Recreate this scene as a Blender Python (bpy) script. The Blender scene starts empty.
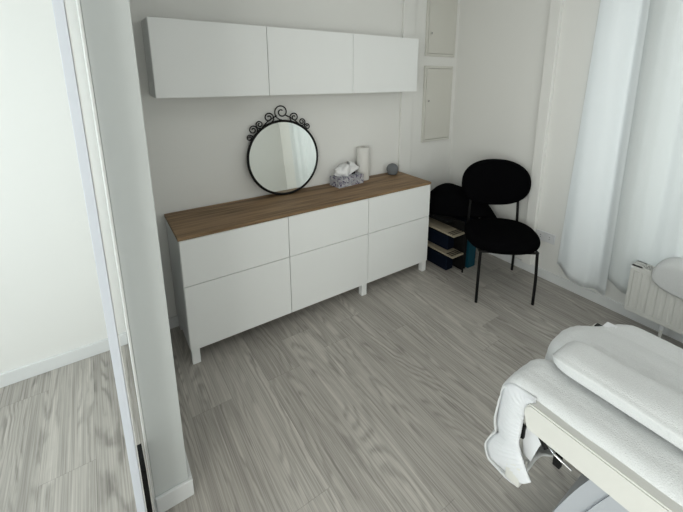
import bpy, bmesh, math, random
from mathutils import Vector, Matrix, Euler, noise
random.seed(7)
S = bpy.context.scene
COL = S.collection
PI = math.pi

# ------------------------------------------------------------------ camera
cam = bpy.data.cameras.new('camera'); cam_o = bpy.data.objects.new('camera', cam); COL.objects.link(cam_o)
cam.sensor_fit = 'HORIZONTAL'; cam.sensor_width = 36.0
cam.lens = 378.5 * 36 / 683
cam.shift_x = -32.3 / 683; cam.shift_y = -97.1 / 683
cam_o.location = (-.2745, -2.4428, 1.6105)
cam_o.rotation_euler = (1.3420, -.0143, -.6391)
cam.clip_start = .02
S.camera = cam_o
# ------------------------------------------------------------------ light
S.view_settings.view_transform = 'Standard'; S.view_settings.look = 'None'
S.view_settings.gamma = 1; S.view_settings.use_curve_mapping = False
S.view_settings.exposure = -0.06
w = bpy.data.worlds.new('sky'); S.world = w; w.use_nodes = True
w.node_tree.nodes['Background'].inputs[0].default_value = (.80, .90, 1, 1)
w.node_tree.nodes['Background'].inputs[1].default_value = .14
def area(name, loc, direction, sx, sy, power, col):
    l = bpy.data.lights.new(name, 'AREA'); l.shape = 'RECTANGLE'; l.size = sx; l.size_y = sy
    l.energy = power; l.color = col
    o = bpy.data.objects.new(name, l); COL.objects.link(o); o.location = loc
    o.rotation_euler = Vector(direction).to_track_quat('-Z', 'Y').to_euler(); return o
area('daylight_right_window', (2.95, -2.35, 1.45), (-1, 0, 0), 2.6, 2.0, 34, (.97, .99, 1))
area('daylight_left_window', (-1.85, -1.0, 1.45), (1, .15, -.1), 1.3, 1.9, 30, (.88, .95, 1))
area('fill_light_front', (.05, -4.75, 1.5), (.25, 1, -.12), 2.3, 1.9, 34, (1, .985, .95))  # added fill light from behind the camera, its window is made up
area('fill_light_left_rear', (-1.85, -3.1, 1.5), (1, .22, -.12), 1.7, 1.9, 84, (1, .99, .96))  # added fill light for right wall and floor, its window is made up
area('fill_light_ceiling', (1.15, -1.9, 2.47), (0, 0, -1), 1.1, 1.1, 4.5, (1, .98, .94))  # added fill light, brightens the floor from above

# ------------------------------------------------------------------ materials
def mat(name, col, rough=.6, metal=0., spec=.5, sheen=0.):
    m = bpy.data.materials.new(name); m.use_nodes = True
    b = m.node_tree.nodes['Principled BSDF']
    b.inputs['Base Color'].default_value = (*col, 1); b.inputs['Roughness'].default_value = rough
    b.inputs['Metallic'].default_value = metal; b.inputs['Specular IOR Level'].default_value = spec
    if sheen: b.inputs['Sheen Weight'].default_value = sheen
    return m
def nd(m, t, **kw):
    n = m.node_tree.nodes.new(t)
    for k, v in kw.items(): setattr(n, k, v)
    return n
def lk(m, a, b): m.node_tree.links.new(a, b)
def mth(m, op, a, b=None, c=None):
    n = nd(m, 'ShaderNodeMath', operation=op)
    for i, x in enumerate((a, b, c)):
        if x is None: continue
        if isinstance(x, (int, float)): n.inputs[i].default_value = x
        else: lk(m, x, n.inputs[i])
    return n.outputs[0]
def bump(m, scale, strength, dist=.002, detail=3, stretch=(1, 1, 1), mottle=0):
    tc = nd(m, 'ShaderNodeTexCoord'); mp = nd(m, 'ShaderNodeMapping'); mp.inputs['Scale'].default_value = stretch
    n = nd(m, 'ShaderNodeTexNoise'); n.inputs['Scale'].default_value = scale; n.inputs['Detail'].default_value = detail
    bp = nd(m, 'ShaderNodeBump'); bp.inputs['Strength'].default_value = strength; bp.inputs['Distance'].default_value = dist
    lk(m, tc.outputs['Object'], mp.inputs[0]); lk(m, mp.outputs[0], n.inputs[0]); lk(m, n.outputs[0], bp.inputs['Height'])
    b = m.node_tree.nodes['Principled BSDF']; lk(m, bp.outputs[0], b.inputs['Normal'])
    if mottle:
        c = b.inputs['Base Color'].default_value[:3]
        mx = nd(m, 'ShaderNodeMix', data_type='RGBA')
        mx.inputs[6].default_value = (*[x * (1 - mottle) for x in c], 1); mx.inputs[7].default_value = (*[min(1, x * (1 + mottle)) for x in c], 1)
        lk(m, n.outputs[0], mx.inputs[0]); lk(m, mx.outputs[2], b.inputs['Base Color'])
    return m
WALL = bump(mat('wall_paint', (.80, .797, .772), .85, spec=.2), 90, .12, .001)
PWALL = bump(mat('partition_grey', (.60, .62, .61), .85, spec=.2), 70, .15, .001)  # greyer and darker than the other walls
CEIL = mat('ceiling_paint', (.78, .78, .77), .9, spec=.2)
BB = mat('baseboard_white', (.74, .75, .75), .45)
LACQ = mat('white_lacquer', (.84, .85, .84), .38, spec=.4)
CARC = mat('white_carcass', (.76, .77, .76), .5)
GREYMET = mat('painted_steel_ivory', (.66, .65, .60), .5)
GREYIN = mat('dark_gap', (.05, .05, .05), .8)
BLACKM = mat('black_metal', (.004, .004, .004), .5, spec=.2)
BLACKF = mat('black_fabric', (.0025, .0025, .003), 1, spec=.02)
BLACKB = mat('black_nylon', (.0025, .0025, .003), 1, spec=.02)
MIRR = mat('mirror_glass', (.86, .88, .85), .015, 1.0)
CHROME = mat('chrome', (.75, .75, .76), .15, 1.0)
CREAMV = bump(mat('cream_vinyl', (.62, .615, .58), .5), 350, .15, .0006)
TERRY = bump(mat('white_terry', (.64, .65, .65), 1, spec=.1, sheen=.15), 340, .7, .003, 4, mottle=.12)
BASEP = mat('grey_plastic_shell', (.42, .44, .47), .45)
GATHER = bump(mat('white_jersey', (.66, .67, .69), 1, spec=.1), 300, .5, .0015, 3)
PLAST = mat('white_plastic', (.72, .73, .75), .4)
RADW = mat('radiator_white', (.66, .66, .63), .4)
LILAC = mat('lacquered_door_edge', (.60, .63, .69), .4)
DOORW = mat('door_white', (.80, .80, .78), .45)
PAPER = bump(mat('kitchen_paper', (.74, .73, .70), .95, spec=.1), 200, .4, .001)
TISSUE = mat('tissue', (.82, .82, .82), .95, spec=.1)
CARD = mat('cardboard_core', (.20, .16, .12), .9)
BOARD = bump(mat('pale_board', (.30, .26, .19), .6), 30, .05, .001, stretch=(1, .1, 1), mottle=.12)
NAVY = mat('navy_cover', (.003, .006, .014), .7, spec=.1)
TEAL = mat('teal_cover', (.003, .05, .075), .6, spec=.2)
BALLM = bump(mat('grey_mesh_fabric', (.17, .18, .19), .9, spec=.2), 500, .6, .001, mottle=.25)

def floor_mat():
    m = mat('grey_oak_planks', (.3, .3, .3), .42, spec=.35); b = m.node_tree.nodes['Principled BSDF']
    tc = nd(m, 'ShaderNodeTexCoord'); sp = nd(m, 'ShaderNodeSeparateXYZ'); lk(m, tc.outputs['Object'], sp.inputs[0])
    x, y = sp.outputs[0], sp.outputs[1]
    PW, PL = .185, 1.22
    px = mth(m, 'DIVIDE', mth(m, 'ADD', x, 10.06), PW); ix = mth(m, 'FLOOR', px); fx = mth(m, 'FRACT', px)
    wn = nd(m, 'ShaderNodeTexWhiteNoise', noise_dimensions='1D'); lk(m, ix, wn.inputs['W'])
    py = mth(m, 'ADD', mth(m, 'DIVIDE', mth(m, 'ADD', y, 10), PL), mth(m, 'MULTIPLY', wn.outputs[0], 7.3)); iy = mth(m, 'FLOOR', py); fy = mth(m, 'FRACT', py)
    cid = nd(m, 'ShaderNodeCombineXYZ'); lk(m, ix, cid.inputs[0]); lk(m, iy, cid.inputs[1])
    w2 = nd(m, 'ShaderNodeTexWhiteNoise', noise_dimensions='2D'); lk(m, cid.outputs[0], w2.inputs['Vector']); rnd = w2.outputs[0]
    # large soft field whose contour lines draw the cathedral figure
    c1 = nd(m, 'ShaderNodeCombineXYZ'); lk(m, mth(m, 'MULTIPLY', x, 7.5), c1.inputs[0]); lk(m, mth(m, 'MULTIPLY', y, 1.15), c1.inputs[1]); lk(m, mth(m, 'MULTIPLY', rnd, 37), c1.inputs[2])
    n1 = nd(m, 'ShaderNodeTexNoise'); n1.inputs['Scale'].default_value = 1; n1.inputs['Detail'].default_value = .14; n1.inputs['Roughness'].default_value = .35; lk(m, c1.outputs[0], n1.inputs[0])
    # small wobble
    c3 = nd(m, 'ShaderNodeCombineXYZ'); lk(m, mth(m, 'MULTIPLY', x, 30), c3.inputs[0]); lk(m, mth(m, 'MULTIPLY', y, 9), c3.inputs[1]); lk(m, mth(m, 'MULTIPLY', rnd, 11), c3.inputs[2])
    n3 = nd(m, 'ShaderNodeTexNoise'); n3.inputs['Scale'].default_value = 1; n3.inputs['Detail'].default_value = 2; lk(m, c3.outputs[0], n3.inputs[0])
    ph = mth(m, 'ADD', mth(m, 'MULTIPLY', n1.outputs[0], 78), mth(m, 'MULTIPLY', n3.outputs[0], 6.5))
    ring = mth(m, 'POWER', mth(m, 'MULTIPLY_ADD', mth(m, 'SINE', ph), .5, .5), 1.8)
    # fine straight fibres
    c2 = nd(m, 'ShaderNodeCombineXYZ'); lk(m, mth(m, 'MULTIPLY', x, 250), c2.inputs[0]); lk(m, mth(m, 'MULTIPLY', y, 2.6), c2.inputs[1]); lk(m, mth(m, 'MULTIPLY', rnd, 17), c2.inputs[2])
    n2 = nd(m, 'ShaderNodeTexNoise'); n2.inputs['Scale'].default_value = 1; n2.inputs['Detail'].default_value = 3; lk(m, c2.outputs[0], n2.inputs[0])
    c4 = nd(m, 'ShaderNodeCombineXYZ'); lk(m, mth(m, 'MULTIPLY', x, 30), c4.inputs[0]); lk(m, mth(m, 'MULTIPLY', y, .8), c4.inputs[1]); lk(m, mth(m, 'MULTIPLY', rnd, 5), c4.inputs[2])
    n4 = nd(m, 'ShaderNodeTexNoise'); n4.inputs['Scale'].default_value = 1; n4.inputs['Detail'].default_value = 2; lk(m, c4.outputs[0], n4.inputs[0])
    gate = mth(m, 'SMOOTH_MIN', mth(m, 'MAXIMUM', mth(m, 'MULTIPLY', mth(m, 'SUBTRACT', n4.outputs[0], .44), 5), .0), 1, .2)
    v = mth(m, 'ADD', mth(m, 'MULTIPLY', mth(m, 'MULTIPLY', ring, gate), -.30), .62)
    v = mth(m, 'ADD', v, mth(m, 'MULTIPLY', mth(m, 'SUBTRACT', n2.outputs[0], .5), .85))
    v = mth(m, 'ADD', v, mth(m, 'MULTIPLY', mth(m, 'SUBTRACT', n4.outputs[0], .5), .7))
    v = mth(m, 'ADD', v, mth(m, 'MULTIPLY', mth(m, 'SUBTRACT', rnd, .5), .16))
    ramp = nd(m, 'ShaderNodeValToRGB'); lk(m, v, ramp.inputs[0])
    e = ramp.color_ramp.elements; e[0].position = 0; e[0].color = (.07, .062, .053, 1); e[1].position = 1; e[1].color = (.63, .594, .545, 1)
    sx = mth(m, 'LESS_THAN', fx, .010); sy = mth(m, 'LESS_THAN', fy, .0018); sm = mth(m, 'MAXIMUM', sx, sy)
    mx = nd(m, 'ShaderNodeMix', data_type='RGBA'); lk(m, mth(m, 'MULTIPLY', sm, .32), mx.inputs[0]); lk(m, ramp.outputs[0], mx.inputs[6]); mx.inputs[7].default_value = (.07, .065, .06, 1)
    lk(m, mx.outputs[2], b.inputs['Base Color'])
    bp = nd(m, 'ShaderNodeBump'); bp.inputs['Strength'].default_value = .12; bp.inputs['Distance'].default_value = .002; lk(m, v, bp.inputs['Height']); lk(m, bp.outputs[0], b.inputs['Normal'])
    return m
FLOOR = floor_mat()
def walnut():
    m = mat('brown_oak_veneer', (.2, .12, .07), .55, spec=.25); b = m.node_tree.nodes['Principled BSDF']
    tc = nd(m, 'ShaderNodeTexCoord')
    out = []
    for sc, k, det in (((2.2, 26, 26), 1, 3), ((3, 190, 190), 1, 2), ((.9, 11, 11), 1, 1)):
        mp = nd(m, 'ShaderNodeMapping'); mp.inputs['Scale'].default_value = sc; lk(m, tc.outputs['Object'], mp.inputs[0])
        n = nd(m, 'ShaderNodeTexNoise'); n.inputs['Scale'].default_value = k; n.inputs['Detail'].default_value = det; lk(m, mp.outputs[0], n.inputs[0]); out.append(n.outputs[0])
    v = mth(m, 'ADD', mth(m, 'MULTIPLY', out[0], .55), mth(m, 'ADD', mth(m, 'MULTIPLY', out[1], .4), mth(m, 'MULTIPLY', out[2], .35)))
    r = nd(m, 'ShaderNodeValToRGB'); lk(m, v, r.inputs[0]); e = r.color_ramp.elements
    e[0].position = .46; e[0].color = (.085, .048, .022, 1); e[1].position = .84; e[1].color = (.42, .28, .16, 1)
    lk(m, r.outputs[0], b.inputs['Base Color']); return m
WALNUT = walnut()
def curtain_mat(name, col, trans, see=0.0):
    m = mat(name, col, .95, spec=.1); nt = m.node_tree; b = nt.nodes['Principled BSDF']; o = nt.nodes['Material Output']
    t = nd(m, 'ShaderNodeBsdfTranslucent'); t.inputs[0].default_value = (*col, 1)
    mx = nd(m, 'ShaderNodeMixShader'); mx.inputs[0].default_value = trans
    lk(m, b.outputs[0], mx.inputs[1]); lk(m, t.outputs[0], mx.inputs[2])
    tc = nd(m, 'ShaderNodeTexCoord'); n = nd(m, 'ShaderNodeTexNoise'); n.inputs['Scale'].default_value = 260; lk(m, tc.outputs['Object'], n.inputs[0])
    bp = nd(m, 'ShaderNodeBump'); bp.inputs['Strength'].default_value = .3; bp.inputs['Distance'].default_value = .001; lk(m, n.outputs[0], bp.inputs['Height']); lk(m, bp.outputs[0], b.inputs['Normal'])
    last = mx.outputs[0]
    if see:
        tr = nd(m, 'ShaderNodeBsdfTransparent'); m2 = nd(m, 'ShaderNodeMixShader'); m2.inputs[0].default_value = see
        lk(m, last, m2.inputs[1]); lk(m, tr.outputs[0], m2.inputs[2]); last = m2.outputs[0]
    lk(m, last, o.inputs[0]); return m
CURT = curtain_mat('white_curtain_cloth', (.93, .95, .96), .5)
SHEER = curtain_mat('white_sheer_cloth', (.84, .86, .86), .46, .03)
def glass_mat():
    m = bpy.data.materials.new('window_glass'); m.use_nodes = True; nt = m.node_tree; nt.nodes.remove(nt.nodes['Principled BSDF'])
    o = nt.nodes['Material Output']; t = nd(m, 'ShaderNodeBsdfTransparent'); t.inputs[0].default_value = (.95, .97, .96, 1)
    g = nd(m, 'ShaderNodeBsdfGlossy'); g.inputs['Roughness'].default_value = .02
    mx = nd(m, 'ShaderNodeMixShader'); mx.inputs[0].default_value = .06
    lk(m, t.outputs[0], mx.inputs[1]); lk(m, g.outputs[0], mx.inputs[2]); lk(m, mx.outputs[0], o.inputs[0]); return m
GLASS = glass_mat()
def tissue_print():
    m = mat('floral_print_card', (.5, .5, .52), .6); b = m.node_tree.nodes['Principled BSDF']
    tc = nd(m, 'ShaderNodeTexCoord'); v = nd(m, 'ShaderNodeTexVoronoi'); v.inputs['Scale'].default_value = 34; lk(m, tc.outputs['Object'], v.inputs[0])
    n = nd(m, 'ShaderNodeTexNoise'); n.inputs['Scale'].default_value = 42; n.inputs['Detail'].default_value = 1; lk(m, tc.outputs['Object'], n.inputs[0])
    r = nd(m, 'ShaderNodeValToRGB'); r.color_ramp.interpolation = 'CONSTANT'
    e = r.color_ramp.elements; e[0].position = 0; e[0].color = (.50, .50, .52, 1); e[1].position = .50; e[1].color = (.07, .05, .12, 1)
    for p, c in ((.60, (.42, .42, .45, 1)), (.66, (.30, .16, .18, 1)), (.70, (.22, .22, .30, 1))):
        k = e.new(p); k.color = c
    lk(m, n.outputs[0], r.inputs[0])
    r2 = nd(m, 'ShaderNodeValToRGB'); r2.color_ramp.elements[0].position = .50; r2.color_ramp.elements[1].position = .58
    lk(m, v.outputs['Distance'], r2.inputs[0])
    mx = nd(m, 'ShaderNodeMix', data_type='RGBA'); lk(m, r2.outputs[0], mx.inputs[0]); lk(m, r.outputs[0], mx.inputs[6]); mx.inputs[7].default_value = (.36, .37, .40, 1)
    lk(m, mx.outputs[2], b.inputs['Base Color']); return m
PRINT = tissue_print()

# ------------------------------------------------------------------ mesh helpers
def bx(bm, x0, x1, y0, y1, z0, z1, bev=0., seg=2):
    r = bmesh.ops.create_cube(bm, size=1); vs = r['verts']
    for v in vs:
        v.co = Vector(((x0 + x1) / 2 + v.co.x * (x1 - x0), (y0 + y1) / 2 + v.co.y * (y1 - y0), (z0 + z1) / 2 + v.co.z * (z1 - z0)))
    if bev:
        es = list({e for v in vs for e in v.link_edges})
        bmesh.ops.bevel(bm, geom=es, offset=bev, segments=seg, profile=.5, affect='EDGES')
    return bm
def box(x0, x1, y0, y1, z0, z1, bev=0., seg=2):
    return bx(bmesh.new(), x0, x1, y0, y1, z0, z1, bev, seg)
def tube(bm, pts, r, n=10, closed=False):
    pts = [Vector(p) for p in pts]; rings = []
    N = len(pts)
    up = None
    for i, p in enumerate(pts):
        if closed: t = pts[(i + 1) % N] - pts[i - 1]
        else: t = pts[min(i + 1, N - 1)] - pts[max(i - 1, 0)]
        t.normalize()
        if up is None: up = Vector((0, 0, 1)) if abs(t.z) < .9 else Vector((1, 0, 0))
        a = t.cross(up).normalized(); b = a.cross(t).normalized(); up = b
        rr = r[i] if isinstance(r, (list, tuple)) else r
        rings.append([bm.verts.new(p + rr * (math.cos(2 * PI * k / n) * a + math.sin(2 * PI * k / n) * b)) for k in range(n)])
    for i in range(N if closed else N - 1):
        A, B = rings[i], rings[(i + 1) % N]
        for k in range(n): bm.faces.new((A[k], A[(k + 1) % n], B[(k + 1) % n], B[k]))
    if not closed:
        bm.faces.new(rings[0][::-1]); bm.faces.new(rings[-1])
    return bm
def lathe(bm, prof, cx=0, cy=0, cz=0, n=32):
    rings = [[bm.verts.new((cx + r * math.cos(2 * PI * k / n), cy + r * math.sin(2 * PI * k / n), cz + z)) for k in range(n)] for r, z in prof]
    for A, B in zip(rings, rings[1:]):
        for k in range(n): bm.faces.new((A[k], A[(k + 1) % n], B[(k + 1) % n], B[k]))
    if prof[0][0] > 1e-4: bm.faces.new(rings[0][::-1])
    if prof[-1][0] > 1e-4: bm.faces.new(rings[-1])
    bmesh.ops.remove_doubles(bm, verts=bm.verts, dist=1e-5)
    return bm
def prism(bm, poly, axis, a, b, bev=0):
    def P(q, t): return {'x': (t, q[0], q[1]), 'y': (q[0], t, q[1]), 'z': (q[0], q[1], t)}[axis]
    A = [bm.verts.new(P(q, a)) for q in poly]; B = [bm.verts.new(P(q, b)) for q in poly]; n = len(poly)
    for k in range(n): bm.faces.new((A[k], A[(k + 1) % n], B[(k + 1) % n], B[k]))
    bm.faces.new(A[::-1]); bm.faces.new(B)
    if bev: bmesh.ops.bevel(bm, geom=list(bm.edges), offset=bev, segments=2, affect='EDGES')
    return bm
def obj(name, bm, m, parent=None, smooth=None, shift=None):
    bmesh.ops.recalc_face_normals(bm, faces=bm.faces)
    me = bpy.data.meshes.new(name); bm.to_mesh(me); bm.free()
    me.materials.append(m)
    if smooth:
        for p in me.polygons: p.use_smooth = True
        if smooth < 3: me.set_sharp_from_angle(angle=smooth)
    o = bpy.data.objects.new(name, me); COL.objects.link(o)
    if parent:
        o.parent = parent
    return o
def tag(o, label, cat, group=None):
    o['label'] = label; o['category'] = cat
    if group: o['group'] = group
    return o
def thing(name, label, cat, loc=(0, 0, 0), rz=0, group=None):
    o = bpy.data.objects.new(name, None); COL.objects.link(o); o.empty_display_size = .1
    o.location = loc; o.rotation_euler = (0, 0, rz); return tag(o, label, cat, group)
def struct(name, bm, m, parent=None, smooth=None):
    o = obj(name, bm, m, parent, smooth)
    if not parent: o['kind'] = 'structure'
    return o

# ------------------------------------------------------------------ setting
XR = 2.49; XL = -1.6; YB = -4.3; ZC = 2.55
struct('floor', box(XL, XR, YB, 0, -.05, 0), FLOOR)
struct('ceiling', box(XL, XR, YB, 0, ZC, ZC + .05), CEIL)
struct('wall_back', box(XL - .12, XR + .3, 0, .12, -.05, ZC), WALL)
b = bmesh.new(); FX0, FX1, FZ0, FZ1 = -1.2, 1.3, .5, 2.35
bx(b, XL - .12, FX0, YB - .12, YB, -.05, ZC); bx(b, FX1, XR + .3, YB - .12, YB, -.05, ZC)
bx(b, FX0, FX1, YB - .12, YB, -.05, FZ0); bx(b, FX0, FX1, YB - .12, YB, FZ1, ZC)
struct('wall_front', b, WALL)
b = bmesh.new(); g = bmesh.new()
bx(b, FX0, FX1, YB - .09, YB - .04, FZ0, FZ0 + .06, .004); bx(b, FX0, FX1, YB - .09, YB - .04, FZ1 - .06, FZ1, .004)
for xx in (FX0, .02, FX1 - .06): bx(b, xx, xx + .06, YB - .09, YB - .04, FZ0 + .06, FZ1 - .06, .004)
for xa, xb in ((FX0 + .06, .02), (.08, FX1 - .06)): bx(g, xa, xb, YB - .069, YB - .061, FZ0 + .06, FZ1 - .06)
wf = struct('added_window_front', b, BB); struct('pane', g, GLASS, wf)  # unseen window, added for the front fill light
WY0, WY1, WZ0, WZ1 = -3.7, -1.22, .26, 2.32          # right window opening
b = bmesh.new()
bx(b, XR, XR + .3, WY1, 0, -.05, ZC); bx(b, XR, XR + .3, YB, WY0, -.05, ZC)
bx(b, XR, XR + .3, WY0, WY1, -.05, WZ0); bx(b, XR, XR + .3, WY0, WY1, WZ1, ZC)
bx(b, XR, XR + .10, -1.60, -1.46, WZ0, WZ1)  # unseen pier, added to shade the curtain's grey fold from behind
struct('wall_right', b, WALL)
LY0, LY1, LZ0, LZ1 = -1.9, -.12, .35, 2.3
MY0, MY1 = -4.0, -2.25
b = bmesh.new()
bx(b, XL - .12, XL, LY1, 0, -.05, ZC); bx(b, XL - .12, XL, MY1, LY0, -.05, ZC); bx(b, XL - .12, XL, YB, MY0, -.05, ZC)
for ya, yb in ((LY0, LY1), (MY0, MY1)): bx(b, XL - .12, XL, ya, yb, -.05, LZ0); bx(b, XL - .12, XL, ya, yb, LZ1, ZC)
struct('wall_left', b, WALL)
def window(name, x0, x1, y0, y1, z0, z1, mull):
    f = bmesh.new(); t = .06
    bx(f, x0, x1, y0, y1, z0, z0 + t, .004); bx(f, x0, x1, y0, y1, z1 - t, z1, .004)
    ys = [y0] + mull + [y1 - t]
    for y in ys: bx(f, x0, x1, y, y + t, z0 + t, z1 - t, .004)
    o = struct(name, f, BB); g = bmesh.new(); xc = (x0 + x1) / 2
    for a, c in zip(ys, ys[1:]): bx(g, xc - .004, xc + .004, a + t, c, z0 + t, z1 - t)
    struct('pane', g, GLASS, o)
window('window_1', 2.60, 2.66, WY0, WY1, WZ0, WZ1, [-2.63])
window('window_2', XL - .09, XL - .03, LY0, LY1, LZ0, LZ1, [-1.04])
window('added_window_left_rear', XL - .09, XL - .03, MY0, MY1, LZ0, LZ1, [-3.15])  # unseen window, added for the left rear fill light
# partition stub wall between the two areas
PX0, PX1, PYE = -.262, -.150, -1.118
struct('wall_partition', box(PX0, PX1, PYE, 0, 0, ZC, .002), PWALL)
struct('trim_3', box(PX0 - .007, PX0 - .0005, PYE - .002, -.018, .002, ZC, .001), DOORW)
# baseboards
BH = .075; BT = .013
def bboard(name, x0, x1, y0, y1): return struct(name, box(x0, x1, y0, y1, 0, BH, .003), BB)
bboard('baseboard_back', PX1 + BT, XR - BT, -BT, 0)
bboard('baseboard_back_left', XL, PX0 - .007, -.016, 0)
bboard('baseboard_right', XR - BT, XR, YB, 0)
bb = bmesh.new(); bx(bb, PX0, PX1 + BT, PYE - BT, PYE, 0, BH, .003); bx(bb, PX1, PX1 + BT, PYE, -BT, 0, BH, .003)
struct('baseboard_partition', bb, BB)
# shallow pilaster on the back wall and the duct on the right wall
struct('trim_1', box(1.815, 1.945, -.022, 0, BH, ZC, .003), WALL)
struct('trim_2', box(XR - .040, XR, -.955, -.875, BH + .002, ZC, .004), WALL)

cl = thing('ceiling_fill_panel', 'flat square white panel added on the ceiling for fill light', 'fill panel', (1.15, -1.9, ZC - .001))  # unseen panel, added to go with the ceiling fill light
obj('housing', box(-.58, .58, -.58, .58, -.06, 0, .004), PLAST, cl)
# ------------------------------------------------------------------ sideboard
D = .424; ZT = .747; ZL = .093; ZS = .4813
def drawer_front(parent, x0, x1, z0, z1):
    return obj('drawer_front', box(x0 + .002, x1 - .002, -D, -D + .018, z0, z1, .0012), LACQ, parent)
def cabinet(label, x0, x1, cols, legs):
    t = thing('sideboard_cabinet', label, 'cabinet', (0, 0, 0), 0, 'white sideboard cabinets')
    b = bmesh.new(); y0, y1 = -D + .0205, -.016; th = .018
    bx(b, x0 + .0005, x0 + th, y0, y1, ZL, ZT - .0005); bx(b, x1 - th, x1 - .0005, y0, y1, ZL, ZT - .0005)
    bx(b, x0 + th, x1 - th, y0, y1, ZL, ZL + th); bx(b, x0 + th, x1 - th, y0, y1, ZT - th, ZT - .0005)
    bx(b, x0 + th, x1 - th, y1 - .006, y1, ZL + th, ZT - th)
    obj('carcass', b, CARC, t)
    for a, c in cols:
        drawer_front(t, a, c, ZS + .002, ZT - .002); drawer_front(t, a, c, ZL - .001, ZS - .002)
    for lx, ly in legs:
        obj('leg', box(lx, lx + .042, ly, ly + .042, 0, ZL - .0012, .002), LACQ, t)
    return t
cabinet('wide white double sideboard cabinet with four drawer fronts beside the partition wall', 0, 1.198, [(0, .599), (.599, 1.198)],
        [(.006, -D + .006), (1.150, -D + .006), (.006, -.062), (1.150, -.062)])
cabinet('narrow white two-drawer sideboard cabinet at the right end near the black chair', 1.198, 1.80, [(1.198, 1.80)],
        [(1.753, -D + .006), (1.753, -.062)])
tag(obj('worktop', box(-.004, 1.803, -D - .002, -.014, ZT + .0005, .766, .0015), WALNUT),
    'long brown oak-veneer worktop lying across the white sideboard', 'worktop')
# wall cabinets
UZ0, UZ1, UY = 1.458, 1.850, -.233
UL = ['white wall cabinet with flat door, leftmost of the row, nearest the partition wall',
      '',
      'rightmost white wall cabinet, next to the small steel wall hatches']
UL[1] = 'white wall cabinet between the other two, hung above the round mirror edge'
for i in range(3):
    x0 = -.004 + i * .598; x1 = x0 + .598
    t = thing('wall_cabinet', UL[i], 'cabinet', (0, 0, 0), 0, 'white wall cabinets above the sideboard')
    obj('carcass', box(x0 + .0008, x1 - .0008, UY + .0205, -.0015, UZ0 + .001, UZ1 - .001), CARC, t)
    obj('door', box(x0 + .0015, x1 - .0015, UY, UY + .019, UZ0, UZ1, .0012), LACQ, t)

# ------------------------------------------------------------------ steel hatches in the back wall
def hatch(label, x0, x1, z0, z1):
    t = thing('wall_hatch', label, 'hatch', (0, 0, 0), 0, 'steel wall hatches')
    f = bmesh.new(); e = .022
    for a in ((x0, x1, z0, z0 + e), (x0, x1, z1 - e, z1), (x0, x0 + e, z0 + e, z1 - e), (x1 - e, x1, z0 + e, z1 - e)):
        bx(f, a[0], a[1], -.014, -.0015, a[2], a[3], .002)
    obj('frame', f, GREYMET, t)
    obj('door', box(x0 + e + .003, x1 - e - .003, -.0165, -.0025, z0 + e + .003, z1 - e - .003, .002), GREYMET, t)
    l = bmesh.new(); zc = z0 + (z1 - z0) * .55 if z1 < 1.7 else z0 + .19
    tube(l, [(x0 + .055, -.0172, zc), (x0 + .055, -.0225, zc)], .013, 18); lo = obj('lock', l, GREYMET, t, 1)
    s = bmesh.new(); bx(s, x0 + .051, x0 + .059, -.0238, -.0226, zc - .008, zc + .008); obj('keyhole', s, GREYIN, lo)
hatch('ivory steel wall hatch, upper of the two, cut by the top of the photo', 2.081, 2.445, 1.740, 2.45)
hatch('ivory steel wall hatch, lower of the two, above the black chairs corner', 2.081, 2.437, .985, 1.660)

# ------------------------------------------------------------------ mirror with scrolls
R = .250
t = thing('table_mirror', 'round mirror in a thin black metal frame with scrolls, leaning on the sideboard', 'mirror', (.748, -.085, .7685))
t.rotation_euler = (-math.radians(6.5), 0, math.radians(0))
c0 = Vector((0, 0, R + .006))
def cp(a, r, y=0): return (c0.x + r * math.sin(a), y, c0.z + r * math.cos(a))
obj('frame', tube(bmesh.new(), [cp(2 * PI * k / 72, R) for k in range(72)], .0085, 10, True), BLACKM, t, 3)
g = bmesh.new(); tube(g, [(c0.x, -.002, c0.z), (c0.x, .002, c0.z)], R - .004, 72); obj('mirror_glass', g, MIRR, t, .5)
g = bmesh.new(); tube(g, [(c0.x, .0025, c0.z), (c0.x, .006, c0.z)], R - .004, 72); obj('backing', g, BLACKM, t, .5)
def scroll(center_a, rad_out, size, hand, turns=1.6):
    # a spiral whose outer end lands on the frame
    cx = c0.x + (R + rad_out) * math.sin(center_a); cz = c0.z + (R + rad_out) * math.cos(center_a)
    base = math.atan2(-math.cos(center_a), -math.sin(center_a))
    pts = []
    for k in range(41):
        u = k / 40; a = base + hand * u * turns * 2 * PI; r = 1.12 * size * (1 - .78 * u)
        pts.append((cx + r * math.cos(a), 0, cz + r * math.sin(a)))
    return tube(bmesh.new(), pts, .0042, 8)
for a, ro, s, h in ((0.02, .060, .048, -1), (-.30, .040, .033, 1), (.34, .036, .031, -1), (-.57, .031, .025, -1), (-.77, .034, .028, 1), (.57, .030, .024, 1), (.76, .024, .021, -1), (-.97, .022, .020, 1)):
    obj('scroll', scroll(a, ro, s, h), BLACKM, t, 3)
for a0, a1 in ((-.55, -.10), (.12, .50)):
    n = 10; pts = [cp(a0 + (a1 - a0) * k / n, R + .006 + .032 * (k / n if a0 < 0 else 1 - k / n)) for k in range(n + 1)]
    obj('scroll_bar', tube(bmesh.new(), pts, .004, 8), BLACKM, t, 3)

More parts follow.
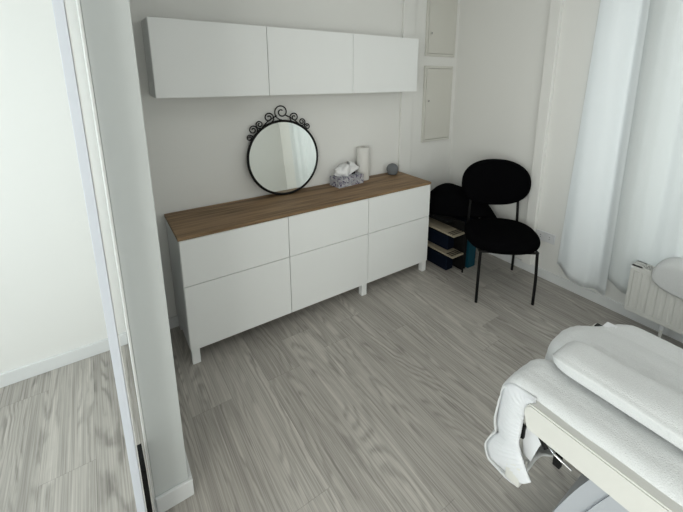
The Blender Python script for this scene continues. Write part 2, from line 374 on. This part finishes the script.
# ------------------------------------------------------------------ tissue box, paper roll, speaker
ZW = .7665
t = thing('tissue_box', 'floral printed tissue box with a white tissue sticking out, on the worktop', 'tissue box', (1.222, -.105, ZW), math.radians(6))
obj('carton', box(-.118, .118, -.06, .06, 0, .072, .003), PRINT, t)
b = bmesh.new(); n = 40; rings = []
for j in range(9):
    z = .0715 + .078 * (j / 8); w_ = .045 + .04 * math.sin(j / 8 * PI * .8); row = []
    for k in range(n):
        a = 2 * PI * k / n; rr = w_ * (1 + .22 * math.sin(3 * a + j * .5) + .13 * math.sin(7 * a + j)); 
        if j == 8: rr *= .55
        row.append(b.verts.new((-.02 + rr * 1.15 * math.cos(a), rr * .42 * math.sin(a) + .01 * math.sin(5 * a), z + .014 * math.sin(4 * a + 1) * (j / 8) + .010 * math.cos(a) * j / 8)))
    rings.append(row)
for A, B in zip(rings, rings[1:]):
    for k in range(n): b.faces.new((A[k], A[(k + 1) % n], B[(k + 1) % n], B[k]))
b.faces.new(rings[-1]); obj('tissue', b, TISSUE, t, 3)
obj('slot', box(.045, .072, -.012, .012, .0722, .092, .004), BLACKB, t)
t = thing('paper_roll', 'upright white kitchen paper roll behind the tissue box', 'paper roll', (1.402, -.060, ZW))
obj('paper', lathe(bmesh.new(), [(.019, .258), (.019, .005), (.019, .0), (.049, 0), (.0505, .003), (.0505, .257), (.0495, .26), (.019, .26), (.019, .258)], n=40), PAPER, t, 1)
obj('core', lathe(bmesh.new(), [(.0185, .001), (.0188, .001), (.0188, .2595), (.0170, .2595), (.0170, .001), (.0185, .001)], n=32), CARD, t, 1)
t = thing('smart_speaker', 'small grey fabric ball speaker at the right end of the worktop', 'speaker', (1.690, -.080, ZW))
prof = [(.028, 0), (.036, .004), (.044, .016)] + [(.050 * math.cos(a), .046 + .047 * math.sin(a)) for a in [x * PI / 28 for x in range(-5, 14)]] + [(0.0001, .093)]
obj('body', lathe(bmesh.new(), prof, n=40), BALLM, t, 3)
obj('foot_ring', lathe(bmesh.new(), [(.026, -.0005), (.0345, -.0005), (.0375, .0035), (.0365, .0045)], n=32), BLACKM, t, 1)

# ------------------------------------------------------------------ chair
def ellpad(bm, a, b_, th, e=2.6, dome=.5, nr=10, n=56, drop=0):
    """padded disc in local xy, thickness along z, superelliptic plan, softly rounded rim"""
    rings = []
    prof = []
    for k in range(17):
        s = -PI / 2 + PI * k / 16
        prof.append((1 - .5 * th / a * (1 - max(0, math.cos(s)) ** .8), math.sin(s) * th / 2))
    inner = [.0, .25, .5, .75, .9]
    def ring(f, z, side):
        row = []
        for k in range(n):
            t_ = 2 * PI * k / n; c, s = math.cos(t_), math.sin(t_)
            x = a * f * math.copysign(abs(c) ** (2 / e), c); y = b_ * f * math.copysign(abs(s) ** (2 / e), s)
            row.append(bm.verts.new((x, y, z)))
        return row
    f0 = prof[0][0]
    for f in inner[1:]: rings.append(ring(f * f0, -th / 2, -1))
    for f, z in prof: rings.append(ring(f, z, 0))
    for f in reversed(inner[1:]): rings.append(ring(f * f0, th / 2 + dome * th * .25 * (1 - f), 1))
    c0_ = bm.verts.new((0, 0, -th / 2)); c1_ = bm.verts.new((0, 0, th / 2 + dome * th * .25))
    for A, B in zip(rings, rings[1:]):
        for k in range(n): bm.faces.new((A[k], A[(k + 1) % n], B[(k + 1) % n], B[k]))
    for k in range(n):
        bm.faces.new((c0_, rings[0][(k + 1) % n], rings[0][k])); bm.faces.new((c1_, rings[-1][k], rings[-1][(k + 1) % n]))
    return bm
t = thing('upholstered_chair', 'black padded chair with an oval backrest and thin black metal legs', 'chair', (2.084, -.894, 0), math.radians(-39.5))
LX, LF, LB = .20, -.243, .243
sp = ellpad(bmesh.new(), .262, .262, .088, 2.5)
for v in sp.verts: v.co += Vector((0, -.02, .428))
obj('seat', sp, BLACKF, t, 3)
bk = ellpad(bmesh.new(), .270, .184, .066, 2.3)
for v in bk.verts:
    x, y, z = v.co
    v.co = Vector((x, .262 - z - .55 * x * x + .10 * y, .757 + y))
obj('backrest', bk, BLACKF, t, 3)
for s in (-1, 1):
    b = tube(bmesh.new(), [(s * (LX - .005), LF + .012, .395), (s * LX, LF, .2), (s * LX, LF - .0, .0005)], .0105, 12); obj('leg', b, BLACKM, t, 1)
    b = tube(bmesh.new(), [(s * LX, LB, .0005), (s * LX, LB - .004, .2), (s * (LX - .004), LB - .015, .42), (s * (LX - .012), LB - .008, .60), (s * (LX - .02), LB + .008, .72)], .0105, 12); obj('leg', b, BLACKM, t, 1)
b = bmesh.new()
q = .393
for p in ([(-LX, LF + .012, q), (-LX + .03, LF + .01, q), (LX - .03, LF + .01, q), (LX, LF + .012, q)], [(-LX, LB - .015, q), (LX, LB - .015, q)], [(-LX, LF + .012, q), (-LX, LB - .015, q)], [(LX, LF + .012, q), (LX, LB - .015, q)]):
    tube(b, p, .009, 8)
obj('seat_frame', b, BLACKM, t, 1)

# ------------------------------------------------------------------ corner: low rack, folders, bag
t = thing('low_rack', 'low black rack with two pale open boards in the corner behind the chair', 'rack', (1.945, -.385, 0))
HX, HY0, HY1 = .066, -.24, .22
for zz in (.345, .165):
    obj('board', box(-HX, HX, HY0, HY1, zz, zz + .014, .002), BOARD, t)
    for q in range(3):
        obj('divider', box(-HX, HX - .002, HY0 + .018 + q * .022, HY0 + .021 + q * .022, zz + .0145, zz + .020), BLACKM, t)
for sx in (-1, 1):
    for yy in (HY0 - .002, HY1 - .01):
        if sx > 0 or yy > 0: obj('upright', box(sx * HX - (0 if sx > 0 else .010), sx * HX + (.010 if sx > 0 else 0), yy, yy + .012, 0, .44 if yy > 0 else .36, .001), BLACKM, t)
obj('back_panel', box(HX + .0005, HX + .006, HY0 + .012, HY1 - .012, .02, .44), BLACKM, t)
obj('top_panel', box(-HX + .03, HX, HY0 + .10, HY1, .425, .44, .002), BLACKM, t)
for zz, lab in ((.1855, 'dark navy file lying on the lower pale board of the rack'), (.0005, 'dark navy file lying on the floor under the rack boards')):
    o = obj('box_file', box(-.02, .060, -.14, .18, 0, .125, .006), NAVY); o.location = (1.945, -.385, zz)
    tag(o, lab, 'file')
o = obj('storage_box', box(2.045, 2.30, -.53, -.10, .0005, .405, .006), NAVY)
tag(o, 'dark navy storage box in the corner right of the rack, under the black bag', 'storage box')
o = obj('folder', box(2.105, 2.195, -.605, -.545, .0005, .30, .005), TEAL)
tag(o, 'teal folder standing on the floor between the rack and the chair', 'folder')
# bag: soft rounded shape slumped over the rack and the box
BX, BY, BZ, BA = 2.203, -.428, .442, math.radians(-42)
t = thing('soft_bag', 'black soft bag slumped over the rack and box behind the chair', 'bag', (BX, BY, BZ), BA)
b = bmesh.new(); bmesh.ops.create_icosphere(b, subdivisions=5, radius=1)
for v in b.verts:
    x, y, z = v.co; f = lambda q, e: math.copysign(abs(q) ** e, q)
    x, y = f(x, .9), f(y, .8)
    top = .255 - .125 * max(0, x + .45) - .06 * max(0, -x - .55)
    h = (max(0, z)) ** .8 * top
    p = Vector((x * .335, y * .165 * (1 if z > 0 else 1), h + (.0 if z > 0 else z * .02 + .0)))
    p.z += .005 * noise.noise(p * 14)
    if p.z < .001: p.z = .001
    p.z -= .8 * min(.15, max(0, p.x - .17))
    v.co = p
obj('bag_body', b, BLACKB, t, 3)
obj('zip_puller', box(.10, .112, -.150, -.135, .150, .154, .001), CHROME, t)

# ------------------------------------------------------------------ socket and cable
t = thing('wall_socket', 'white double wall socket right of the black chair above the baseboard', 'socket', (XR, -1.035, .352))
obj('plate', box(-.011, -.001, -.078, .078, -.04, .04, .003), PLAST, t)
for s in (-1, 1):
    b = bmesh.new(); tube(b, [(-.0115, s * .037, 0), (-.0135, s * .037, 0)], .024, 24); r_ = obj('socket_insert', b, PLAST, t, .6)
    h = bmesh.new(); tube(h, [(-.0138, s * .037, .008), (-.0145, s * .037, .008)], .003, 8); tube(h, [(-.0138, s * .037, -.008), (-.0145, s * .037, -.008)], .003, 8); obj('pin_hole', h, GREYIN, r_)
cpts = []
for k in range(25):
    u = k / 24; cpts.append((XR - .020 - .03 * math.sin(u * PI), -1.02 + .22 * u, .335 - .12 * math.sin(PI * min(1, u * 1.25)) - .02 * u))
tag(obj('power_cable', tube(bmesh.new(), cpts, .0022, 6), PLAST, None, 3), 'thin grey cable sagging from the wall socket behind the chair seat', 'cable')

# ------------------------------------------------------------------ curtains
def curtain(name, ys, zb, zt, xf, m, label):
    nz = 46; b = bmesh.new(); rows = []
    for j in range(nz + 1):
        v = j / nz; row = []
        for i, s in enumerate(ys):
            y, x = xf(s, v); zbot = zb(s); z = zbot + (zt - zbot) * v
            row.append(b.verts.new((x, y, z)))
        rows.append(row)
    for A, B in zip(rows, rows[1:]):
        for i in range(len(ys) - 1): b.faces.new((A[i], A[i + 1], B[i + 1], B[i]))
    o = obj(name, b, m, None, 3)
    sd = o.modifiers.new('thickness', 'SOLIDIFY'); sd.thickness = .0012
    return tag(o, label, 'curtain', 'white curtains at the right window')
N1 = 90
def lerp(a, b_, t_): return a + (b_ - a) * t_
def f1(s, v):
    y = lerp(lerp(-1.185, -1.245, v), lerp(-1.535, -1.50, v), s)
    x = 2.430 - .045 * math.exp(-((s - .34) / .27) ** 2) + .040 * math.exp(-((s - .80) / .13) ** 2) * (.6 + .4 * v) + .004 * math.sin(17 * s + 4 * v) * (1 - .5 * v)
    y += .006 * math.sin(s * 2 * PI * 1.35 + .3)
    return y, x
def z1(s): return .205 - .09 * min(1, s / .55) + .006 * math.sin(s * 12)
curtain('curtain', [i / N1 for i in range(N1 + 1)], z1, 2.5, f1, CURT, 'opaque white curtain panel, leftmost, hanging against the wall beside the socket')
N2 = 320
def f2(s, v):
    y = lerp(-1.475, -3.75, s)
    k = s * 2.27
    x = 2.452 + .020 * math.sin(k * 2 * PI / .31 + .9 * math.sin(k * 3) + 2.2) + .004 * math.sin(k * 2 * PI / .083 + 2 * v) * (.4 + .6 * v) 
    if y < -1.66 and v < .22: x = x
    return y, x
def z2(s): return .245 - .10 * min(1, s / .12) + .008 * math.sin(s * 60)
curtain('curtain', [i / N2 for i in range(N2 + 1)], z2, 2.5, f2, SHEER, 'bright sheer white curtain in front of the window, behind the radiator')
t = thing('curtain_rail', 'white curtain rail under the ceiling above the curtains', 'curtain rail', (0, 0, 0))
obj('rail', box(2.405, 2.475, -3.9, -1.05, 2.502, ZC - .0005, .002), PLAST, t)

# ------------------------------------------------------------------ radiator
RX0, RX1, RY0, RY1, RZ0, RZ1 = 2.30, 2.40, -3.05, -1.69, .15, .457
t = thing('radiator', 'white ribbed panel radiator below the window, behind the bed', 'radiator', (0, 0, 0))
b = bmesh.new(); pit = .0445; n = int((RY1 - RY0 - .03) / pit)
prof = [(RX0 + .004, RY1)]; 
y = RY1 - .016
poly = [(RX0 + .006, RY1)]
for i in range(n):
    ya = y - i * pit
    poly += [(RX0 + .006, ya), (RX0 + .0025, ya - .006), (RX0 + .0025, ya - .026), (RX0 + .006, ya - .032)]
poly += [(RX0 + .006, RY0), (RX0 + .016, RY0), (RX0 + .016, RY1)]
prism(b, poly, 'z', RZ0 + .03, RZ1 - .03)
bx(b, RX0 + .004, RX0 + .018, RY0, RY1, RZ0, RZ0 + .03, .003); bx(b, RX0 + .004, RX0 + .018, RY0, RY1, RZ1 - .03, RZ1, .003)
obj('front_panel', b, RADW, t)
obj('back_panel', box(RX1 - .018, RX1 - .004, RY0, RY1, RZ0, RZ1, .003), RADW, t)
for yy in (RY1 - .001, RY0 - .003): obj('side_cover', box(RX0 + .008, RX1 - .004, yy, yy + .004, RZ0 + .01, RZ1 + .002, .001), RADW, t)
b = bmesh.new(); bx(b, RX0 + .006, RX0 + .022, RY0, RY1, RZ1, RZ1 + .004); bx(b, RX1 - .018, RX1 - .004, RY0, RY1, RZ1, RZ1 + .004); bx(b, RX0 + .048, RX0 + .054, RY0, RY1, RZ1, RZ1 + .004)
yy = RY1 - .0
bx(b, RX0 + .006, RX1 - .004, RY1 - .055, RY1, RZ1, RZ1 + .004)
for i in range(82):
    yy = RY1 - .06 - i * .016
    if yy < RY0 + .01: break
    bx(b, RX0 + .022, RX1 - .018, yy - .0055, yy, RZ1, RZ1 + .004)
obj('top_grille', b, RADW, t)
b = bmesh.new(); bx(b, RX0 + .03, RX1 - .03, RY0 + .02, RY1 - .02, RZ0 + .03, RZ1 - .05); obj('convector', b, GREYIN, t)
b = bmesh.new(); tube(b, [(RX0 + .012, RY1 + .004, RZ1 - .012), (RX0 + .012, RY1 - .012, RZ1 - .012)], .010, 14); obj('vent_plug', b, PLAST, t, 1)
for yy in (-1.885,):
    obj('pipe', tube(bmesh.new(), [(RX0 + .05, yy, RZ0 + .032), (RX0 + .05, yy, .06), (RX0 + .05, yy, .0005)], .0085, 12), RADW, t, 1)
    obj('valve', tube(bmesh.new(), [(RX0 + .05, yy, RZ0 - .005), (RX0 + .05, yy, RZ0 - .05)], .015, 14), PLAST, t, 1)
# wall brackets

# white cloth bunched over the radiator
b = bmesh.new(); rows = []; nu, nv = 44, 60
for j in range(nv + 1):
    v = j / nv; yy = -1.80 - .62 * v; row = []
    rise = (1 - (1 - min(1, v / .22)) ** 2) ** .5
    for i in range(nu + 1):
        u = i / nu; a = PI * (1.12 * u - .06)
        h = .112 * rise
        x = 2.352 - .070 * math.cos(a) * (.86 + .14 * rise); z = RZ1 + .007 + max(-.02, h * (max(0, math.sin(a)) ** .6))
        if u < .2: z -= (.2 - u) / .2 * (.075 * rise + .012) * (1.0 if x < RX0 else .0)
        if z < RZ1 + .006 and x > RX0 - .004 and u < .5: x = RX0 - .006
        p = Vector((x, yy, z)); p += Vector((.3, .2, 1)) * .010 * noise.noise(Vector((x * 9, yy * 9, z * 9))) * rise
        row.append(b.verts.new(p))
    rows.append(row)
for A, B in zip(rows, rows[1:]):
    for i in range(nu): b.faces.new((A[i], A[i + 1], B[i + 1], B[i]))
o = obj('folded_blanket', b, TERRY, None, 3); sd = o.modifiers.new('thickness', 'SOLIDIFY'); sd.thickness = .004; sd.offset = 1
tag(o, 'white cloth bunched over the top of the radiator at the right edge', 'cloth')

# ------------------------------------------------------------------ treatment bed
bed = thing('treatment_bed', 'white and cream treatment bed with padded side rails, foot end towards the room', 'bed', (.86, -2.6, 0))
BO = Vector((.86, -2.6, 0))
def L(bm):
    for v in bm.verts: v.co -= BO
    return bm
YE = -1.940
# side rails
b = prism(bmesh.new(), [(-2.036, .690), (-2.022, .735), (-2.030, .760), (-2.040, .768), (-3.7, .768), (-3.7, .690)], 'x', .548, .588, .004)
obj('side_rail', L(b), CREAMV, bed, .8)
b = prism(bmesh.new(), [(-2.010, .660), (-2.000, .695), (-2.012, .722), (-3.7, .722), (-3.7, .660)], 'x', 1.100, 1.140, .004)
obj('side_rail', L(b), CREAMV, bed, .8)
obj('rail_end_cap', L(box(1.060, 1.085, -1.998, -1.975, .728, .745, .003)), BLACKM, bed)
obj('rail_end', L(box(1.075, 1.115, -2.035, -1.995, .722, .750, .004)), PLAST, bed)
# mattress
obj('mattress', L(box(.60, 1.115, -3.75, -2.03, .68, .745, .02, 4)), CREAMV, bed, .8)
# folded-down foot pad
obj('foot_pad', L(box(.600, 1.10, -2.010, -1.965, .485, .742, .015, 4)), CREAMV, bed, .8)
obj('foot_bracket', L(box(.560, .598, -2.030, -1.985, .468, .535, .003)), CREAMV, bed, .8)
# steel frame
b = bmesh.new(); bx(b, .62, .65, -3.7, -2.04, .662, .679, .003); bx(b, 1.06, 1.09, -3.7, -2.04, .662, .679, .003); bx(b, .65, 1.06, -2.09, -2.05, .662, .679, .003)
obj('frame', L(b), PLAST, bed)
b = prism(bmesh.new(), [(-2.075, .678), (-2.020, .678), (-2.005, .60), (-2.012, .545), (-2.035, .54), (-2.050, .60)], 'x', .600, .606, .0)
obj('hinge_plate', L(b), PLAST, bed)
obj('knob', L(box(.588, .600, -2.000 - .012, -1.985 - .005, .600, .645, .004)), BLACKM, bed)
b = bmesh.new(); tube(b, [(.60, -2.045, .655), (.595, -2.075, .628)], .008, 10); bx(b, .590, .606, -2.115, -2.095, .600, .632, .003); bx(b, .594, .606, -2.08, -2.055, .635, .660, .003)
obj('catch', L(b), BLACKM, bed)
obj('lever', L(tube(bmesh.new(), [(.588, -2.075, .652), (.586, -2.10, .640), (.586, -2.145, .634)], .0035, 8)), CHROME, bed, 3)
# curved plastic base
poly = []
for k in range(13):
    a = k / 12; poly.append((-2.00 - .182 * a ** 1.15 - .02 * a ** 6, .03 + .63 * a))
poly += [(-3.1, .635), (-3.3, .015)]
def shell(x0, x1, dy):
    b = bmesh.new(); L_ = []; R_ = []
    for (y, z) in poly[:13]:
        L_.append((b.verts.new((x0, y - dy, z)), b.verts.new((x0, -3.2, z)))); R_.append((b.verts.new((x1, y - dy, z)), b.verts.new((x1, -3.2, z))))
    for k in range(12):
        b.faces.new((L_[k][0], L_[k][1], L_[k + 1][1], L_[k + 1][0])); b.faces.new((R_[k][0], R_[k][1], R_[k + 1][1], R_[k + 1][0]))
        b.faces.new((L_[k][0], R_[k][0], R_[k + 1][0], L_[k + 1][0])); b.faces.new((L_[k][1], R_[k][1], R_[k + 1][1], L_[k + 1][1]))
    b.faces.new((L_[0][0], L_[0][1], R_[0][1], R_[0][0])); b.faces.new((L_[12][0], L_[12][1], R_[12][1], R_[12][0]))
    return L(b)
obj('base_shell', shell(.632, 1.08, 0), BASEP, bed)
obj('base_side_panel', shell(.622, .6315, .045), BASEP, bed)
obj('foot_plate', L(box(.66, 1.05, -3.4, -1.99, .0005, .03, .01, 3)), PLAST, bed)

# cover (terry): swept profile with rounded foot end, lobes and wrinkles
def cover():
    b = bmesh.new(); rows = []
    nx = 110
    # profile samples: (kind, param)
    prof = []
    for k in range(90): prof.append(('t', 1 - k / 89))       # top from -3.7 to bend
    for k in range(1, 13): prof.append(('c', k / 12))        # bend
    for k in range(1, 26): prof.append(('d', k / 25))        # down
    for k in range(1, 9): prof.append(('u', k / 8))          # under
    x0, x1 = .578, 1.185
    for kind, q in prof:
        row = []
        for i in range(nx + 1):
            s = i / nx; x = lerp(x0, x1, s)
            notch = .035 * math.exp(-((x - .770) / .04) ** 2)
            corner = .085 * max(0, (x - .98) / .20) ** 1.5
            ye = YE - notch - corner + .010 * math.exp(-((x - .95) / .12) ** 2)
            r = .055
            zt = .778 + .008 * math.exp(-((x - .92) / .10) ** 2) - .034 * min(1, max(0, (x - .90) / .16)) - .020 * math.exp(-((x - .765) / .03) ** 2)
            # edges fall away
            de = min(x - x0, x1 - x); 
            edge = 0 if de > .035 else (1 - math.sqrt(max(0, 1 - (1 - de / .035) ** 2))) * .022
            lowz = .458 + .012 * math.sin(x * 30)
            if kind == 't':
                y = lerp(ye - r, -3.7, q); z = zt - edge
                fade = min(1, q * 8)
                z += fade * (.011 * noise.noise(Vector((x * 7, y * 2.2, 0))) + .005 * math.sin(x * 26 + y * 3.5) * (1 if x > .9 else .4))
                z += .010 * math.exp(-((x - (1.02 + .05 * (y + 2))) / .045) ** 2) * fade
                if x < .60: x = x + .012 * noise.noise(Vector((y * 6, 3, 0))) * fade
            elif kind == 'c':
                a = q * PI / 2; y = ye - r + r * math.sin(a); z = zt - edge - r + r * math.cos(a)
            elif kind == 'd':
                y = ye + .012 * math.sin(q * PI) * .6; z = lerp(zt - r, lowz, q)
                y += .006 * math.sin(q * PI) + .030 * math.exp(-((q - .88) / .20) ** 2) - .010 * math.exp(-((q - .56) / .06) ** 2)
                z -= edge * (1 - q)
            else:
                y = ye - .075 * q; z = lowz - .006 * math.sin(q * PI) + .004 * q
            # side of the hanging pad turns inwards
            p = Vector((x, y, z)); p.z += .0018 * noise.noise(p * 60); p.y += .002 * noise.noise(p * 45 + Vector((5, 0, 0)))
            row.append(b.verts.new(p))
        rows.append(row)
    for A, B in zip(rows, rows[1:]):
        for i in range(nx): b.faces.new((A[i], A[i + 1], B[i + 1], B[i]))
    return b
cov = obj('fitted_cover', L(cover()), TERRY, bed, 3)
sd = cov.modifiers.new('thickness', 'SOLIDIFY'); sd.thickness = .006; sd.offset = 1
cov['label'] = 'white terry cloth cover'
# gathered side of the cover at the foot pad (near side)
def gather(xs, sgn):
    b = bmesh.new(); rows = []; n = 120
    outer = []; 
    for k in range(n + 1):
        u = k / n
        # outer path (y,z) top -> down -> bottom ; inner path
        if u < .12: o_ = (-2.04 + .05 * u / .12, .776 - .006 * u / .12)
        elif u < .25:
            a = (u - .12) / .13 * PI / 2; o_ = (-1.990 + .050 * math.sin(a), .720 + .050 * math.cos(a))
        elif u < .85:
            q = (u - .25) / .6; o_ = (-1.939 + .006 * math.sin(q * PI) + .030 * math.exp(-((q - .88) / .20) ** 2) - .010 * math.exp(-((q - .56) / .06) ** 2), .720 - .262 * q)
        else:
            q = (u - .85) / .15; o_ = (-1.922 - .09 * q, .455 + .010 * q)
        i_ = (lerp(-2.045, -2.020, (u / .2) ** .6), lerp(.770, .722, u / .2)) if u < .2 else ((lerp(-2.020, -2.013, (u - .2) / .4), lerp(.722, .610, (u - .2) / .4)) if u < .6 else (lerp(-2.013, -2.060, ((u - .6) / .4) ** 1.5), lerp(.610, .520, (u - .6) / .4)))
        row = []
        for j in range(9):
            v = j / 8
            y = lerp(o_[0], i_[0], v); z = lerp(o_[1], i_[1], v)
            x = xs - sgn * .018 * math.sin(v * PI * .75) - .003 * sgn
            pl = math.sin(u * 2 * PI * 30 + 2 * math.sin(u * 20)) * .0028 * v * min(1, max(0, (.97 - u) / .25))
            row.append(b.verts.new((x + pl * sgn, y, z + pl * .6)))
        rows.append(row)
    for A, B in zip(rows, rows[1:]):
        for j in range(8): b.faces.new((A[j], A[j + 1], B[j + 1], B[j]))
    return b
g = obj('gathered_side', gather(.580, 1), GATHER, cov, 3)
for v in g.data.vertices: v.co -= BO
sd = g.modifiers.new('thickness', 'SOLIDIFY'); sd.thickness = .004
# bolster under terry
b = bmesh.new(); rows = []; ny, na = 90, 40
for j in range(ny + 1):
    v = j / ny; yy = -2.003 - 1.3 * v
    endf = math.sqrt(max(0.0, 1 - (1 - min(1, v / .05)) ** 2)) if v < .05 else 1
    endf = max(.08, endf)
    cx = .757 - .02 * v; row = []
    for i in range(na):
        a = 2 * PI * i / na; c, s = math.cos(a), math.sin(a)
        x = cx + (.074) * math.copysign(abs(c) ** .8, c) * (.55 + .45 * endf); z = .812 + (.034 if s > 0 else .022) * math.copysign(abs(s) ** .75, s) * endf
        p = Vector((x, yy, z)); p.z += .010 * noise.noise(Vector((x * 9, yy * 4, 1))) * (s > 0)
        # ridge (piping) on the near side
        if 2.55 < a < 2.85: p.z += .004; p.x -= .005
        row.append(b.verts.new(p))
    rows.append(row)
for A, B in zip(rows, rows[1:]):
    for i in range(na): b.faces.new((A[i], A[(i + 1) % na], B[(i + 1) % na], B[i]))
b.faces.new(rows[0]); b.faces.new(rows[-1][::-1])
bo = obj('bolster', L(b), TERRY, None, 3); bo.location = BO
tag(bo, 'long rounded white terry bolster lying lengthways on the bed', 'bolster')

# ------------------------------------------------------------------ door leaf seen edge-on, left of the partition
ang = math.atan2(-.2745 - -.303, -2.4428 - -1.3)
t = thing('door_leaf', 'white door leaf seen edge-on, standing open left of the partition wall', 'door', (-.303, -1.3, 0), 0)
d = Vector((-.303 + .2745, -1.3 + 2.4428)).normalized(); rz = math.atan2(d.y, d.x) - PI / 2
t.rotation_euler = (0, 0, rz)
obj('leaf', box(-.0115, .0095, 0, .12, .012, 2.5, .001), LILAC, t)
obj('leaf_face', box(.0100, .0135, .004, .118, .012, 2.5, .0005), DOORW, t)
obj('black_strip', box(.0140, .0290, .06, .175, .006, .34, .0005), BLACKM, t)  # black upright strip beside the foot of the leaf
